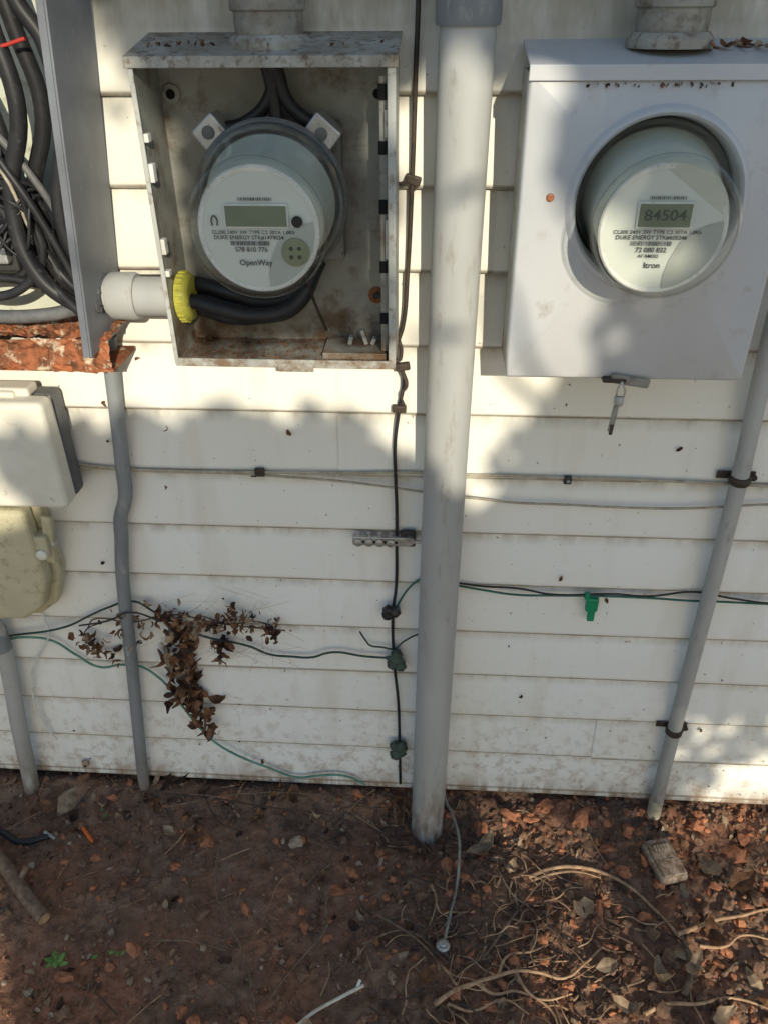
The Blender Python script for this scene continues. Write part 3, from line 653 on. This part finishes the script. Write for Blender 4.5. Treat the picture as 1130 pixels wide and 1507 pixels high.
tube('stub',[(-.105,-.445,gz(-.105,-.445)+.008),(-.098,-.430,gz(-.1,-.43)+.016)],.003,M_wht,g)
g=grp('orange_crayon'); m_or=mk('orange_plastic',(.75,.16,.03),None,30,.5); cyl('body',(-.728,-.142,gz(-.73,-.142)+.006),(-.700,-.168,gz(-.7,-.168)+.006),.0042,m_or,g,12); cyl('tip',(-.700,-.168,gz(-.7,-.168)+.006),(-.695,-.1725,gz(-.7,-.168)+.005),.0042,m_or,g,12,r1=.001)
g=grp('black_strap'); tube('strap',[(-.98,-.17,gz(-.95,-.17)+.01),(-.90,-.165,gz(-.9,-.165)+.014),(-.85,-.185,gz(-.85,-.18)+.012),(-.79,-.172,gz(-.79,-.17)+.012)],.007,M_blk,g); tube('buckle',[(-.80,-.165,gz(-.8,-.165)+.018),(-.775,-.175,gz(-.8,-.165)+.010)],.0035,M_zinc,g)
g=grp('ground_rod'); z_=gz(.05,-.357)
lathe('rod',(.051,-.357,z_-.05),(0,0,1),[(.007,0),(.007,.072),(.005,.074)],M_zinc,g,16)
lathe('clamp',(.051,-.357,z_+.006),(0,0,1),[(.011,0),(.013,.003),(.013,.009),(.010,.012)],M_zinc,g,12,smooth=False)
lathe('clamp_bolt',(.051,-.357,z_+.012),(-.7,-.7,0),[(.004,0),(.004,.022)],M_cu,g,6,smooth=False)
tube('wire',[(.052,-.025,.03),(.056,-.043,.0),(.072,-.085,.0),(.084,-.14,.002),(.084,-.18,.0),(.079,-.23,gz(.08,-.23)+.012),(.066,-.29,gz(.07,-.29)+.014),(.053,-.35,z_+.014)],.0028,mk('bare_grey_wire',(.30,.29,.26),(.2,.19,.17),40,.5),g)
g=grp('key_lockbox'); c=Vector((.505,-.160,gz(.505,-.16)+.024)); rz=Euler((math.radians(2),math.radians(3),math.radians(16))).to_matrix()
def lb(nm,a,mat,bv,sg=3):
    v,f=boxv(*a); return obj(nm,[c+rz@Vector(q) for q in v],f,mat,g,bevel=bv,seg=sg)
M_lock=mk('lockbox_shell',(.32,.25,.20),(.20,.155,.12),50,.7,dirt=MUD,dscale=80,dlo=.42,dhi=.62)
lb('body',(-.031,.031,-.046,.046,-.014,.008),M_lock,.009); lb('front',(-.026,.026,-.041,.041,.008,.013),M_lock,.004); lb('dial_recess',(-.019,.019,.012,.028,.013,.0145),M_lock,.001)
for i in range(5): lb('dial',(-.0165+i*.0069,-.0125+i*.0069,.014,.026,.0145,.0168),M_stone,.0012)
lb('label',(-.012,.012,-.03,-.005,.0132,.0142),M_lock,.0005)
g=grp('seedling'); m_s=mk('seedling_leaf',(.14,.28,.07),(.09,.20,.045),40,.6); z_=gz(-.664,-.429)
tube('stem',[(-.664,-.429,z_-.01),(-.662,-.430,z_+.02),(-.660,-.43,z_+.035)],.0012,m_s,g)
L=[]
for a in range(6):
    q=a*1.05; h=.015+.004*a
    L.append(((-.662+.011*math.cos(q),-.43+.011*math.sin(q),z_+h),.019,Euler((.2,-.3,q)),-.3,0))
for a in range(3): L.append(((-.57+.01*a,-.40,gz(-.57,-.40)+.01),.012,Euler((.2,.3,a*2)),-.3,0))
leaves('leaves',L,[m_s],g)
L=[((x,y,gz(x,y)+.008),.013,Euler((.2,.2,R.uniform(0,6))),.2,0) for x,y in ((-.70,-.10),(-.69,-.11),(.66,-.45),(.67,-.44),(-.60,-.41))]
leaves('weed_sprouts',L,[m_s])
L=[((R.uniform(.30,.43),-R.uniform(.03,.12),1.425),R.uniform(.01,.03),Euler((R.uniform(-.4,.4),R.uniform(-.4,.4),R.uniform(0,6))),.5,R.choice((0,1,1))) for i in range(20)]
L+=[((R.uniform(-.36,-.06),-R.uniform(.03,.12),1.433),R.uniform(.004,.010),rot(),.5,R.choice((0,2))) for i in range(24)]
L+=[((R.uniform(.16,.33),-.128-R.uniform(0,.002),1.394-.004*R.random()),R.uniform(.002,.006),rot(),.5,R.choice((0,2))) for i in range(36)]
leaves('roof_litter',L,[M_leaf,M_leaf2,M_leaf3])
# ---------------------------------------------------------------- unseen canopy added behind camera, leaves shaped to cast the wall's sun patches
def inpoly(x,z,poly):
    c=False; n=len(poly)
    for i in range(n):
        x1_,z1_=poly[i]; x2_,z2_=poly[i-1]
        if (z1_>z)!=(z2_>z) and x<(x2_-x1_)*(z-z1_)/(z2_-z1_)+x1_: c=not c
    return c
GAP=[(-.74,.86),(-.43,.905),(-.17,.915),(-.125,.90),(-.013,.81),(.084,.71),(.10,.80),(.17,.93),(.21,1.15),(.12,1.22),(.11,1.36),(-.06,1.41),(-.085,1.04),(-.36,1.03),(-.37,1.35),(-.42,1.42),(-.47,1.49),(-.9,1.49),(-.9,.70),(-.66,.70)]
GAP2=[(.55,-.07),(.80,-.07),(.80,.15),(.66,.13)]
def dens(x,z):
    if inpoly(x,z,GAP): return .010
    if inpoly(x,z,GAP2): return .03
    if x>.5 and .12<z<.26: return .5
    if x>.10 and z<-.03: return .07+.9*max(0,noise.noise(Vector((x*8,z*20,3))))
    if z>1.7: return .35
    return 1.0
SD=Vector((.25,-1,.42))
added_shade_tree=grp('added_shade_tree')
V=[];Fc=[]
for i in range(12000):
    x=R.uniform(-1.35,1.2); z=R.uniform(-.36,1.95)
    if (x/1.4)**2+((z-.8)/1.3)**2>1.0+.25*noise.noise(Vector((x*3,z*3,0))): continue
    if R.random()>dens(x,z): continue
    s=R.uniform(.09,.14)
    if min(dens(x+a,z+b) for a,b in ((.05,0),(-.05,0),(0,.05),(0,-.05)))<.9: s=R.uniform(.045,.07)
    k=R.uniform(3.2,4.2); c=Vector((x,0,z))+SD*k
    leafgeo(V,Fc,c,s,rot(),R.uniform(-.5,.5),.8)
obj('shade_foliage',V,Fc,M_fol,added_shade_tree)
tx=1.30
tube('trunk',[(tx,-3.8,-.1),(tx-.02,-3.8,.8),(tx+.03,-3.78,1.7),(tx-.02,-3.8,2.4),(tx,-3.8,3.1)],.07,M_bark,added_shade_tree,5,taper=.25)
for i in range(12):
    h=1.0+i*.15; sg=1 if i%2 else -1; l=.5 if sg>0 else (.9 if h<2.2 else .35)
    tube('limb',[(tx,-3.8,h),(tx+sg*l*.45,-3.8+.1*math.sin(i),h+.05),(tx+sg*l,-3.8+.25*math.sin(i*2),h+.12)],.018,M_bark,added_shade_tree,3,taper=.25)
# ---------------------------------------------------------------- light
W=bpy.data.worlds.new('World'); S.world=W; W.use_nodes=True; nt=W.node_tree
bg=nt.nodes['Background']; sk=nt.nodes.new('ShaderNodeTexSky'); sk.sky_type='NISHITA'; sk.sun_disc=False
el=math.atan2(SD.z,math.hypot(SD.x,SD.y)); sk.sun_elevation=el; sk.sun_rotation=math.atan2(SD.x,SD.y)
sk.air_density=1.6; sk.dust_density=1.2; sk.ozone_density=4.5
nt.links.new(sk.outputs[0],bg.inputs[0]); bg.inputs[1].default_value=.15
sl=bpy.data.lights.new('sun','SUN'); sl.energy=4.4; sl.angle=math.radians(.53); sl.color=(1,.91,.72)
so=bpy.data.objects.new('sun',sl); link(so); so.rotation_euler=SD.to_track_quat('Z','Y').to_euler()
# ---------------------------------------------------------------- camera
c=bpy.data.cameras.new('camera'); co=bpy.data.objects.new('camera',c); link(co)
co.location=(0,-1.15,1.47); co.rotation_euler=(math.radians(56.999),math.radians(.419),math.radians(3.528))
c.sensor_fit='VERTICAL'; c.sensor_height=36; c.lens=36*1150/1507; c.clip_start=.02; c.clip_end=500
S.camera=co
S.view_settings.view_transform='Standard'; S.view_settings.look='None'; S.view_settings.exposure=0
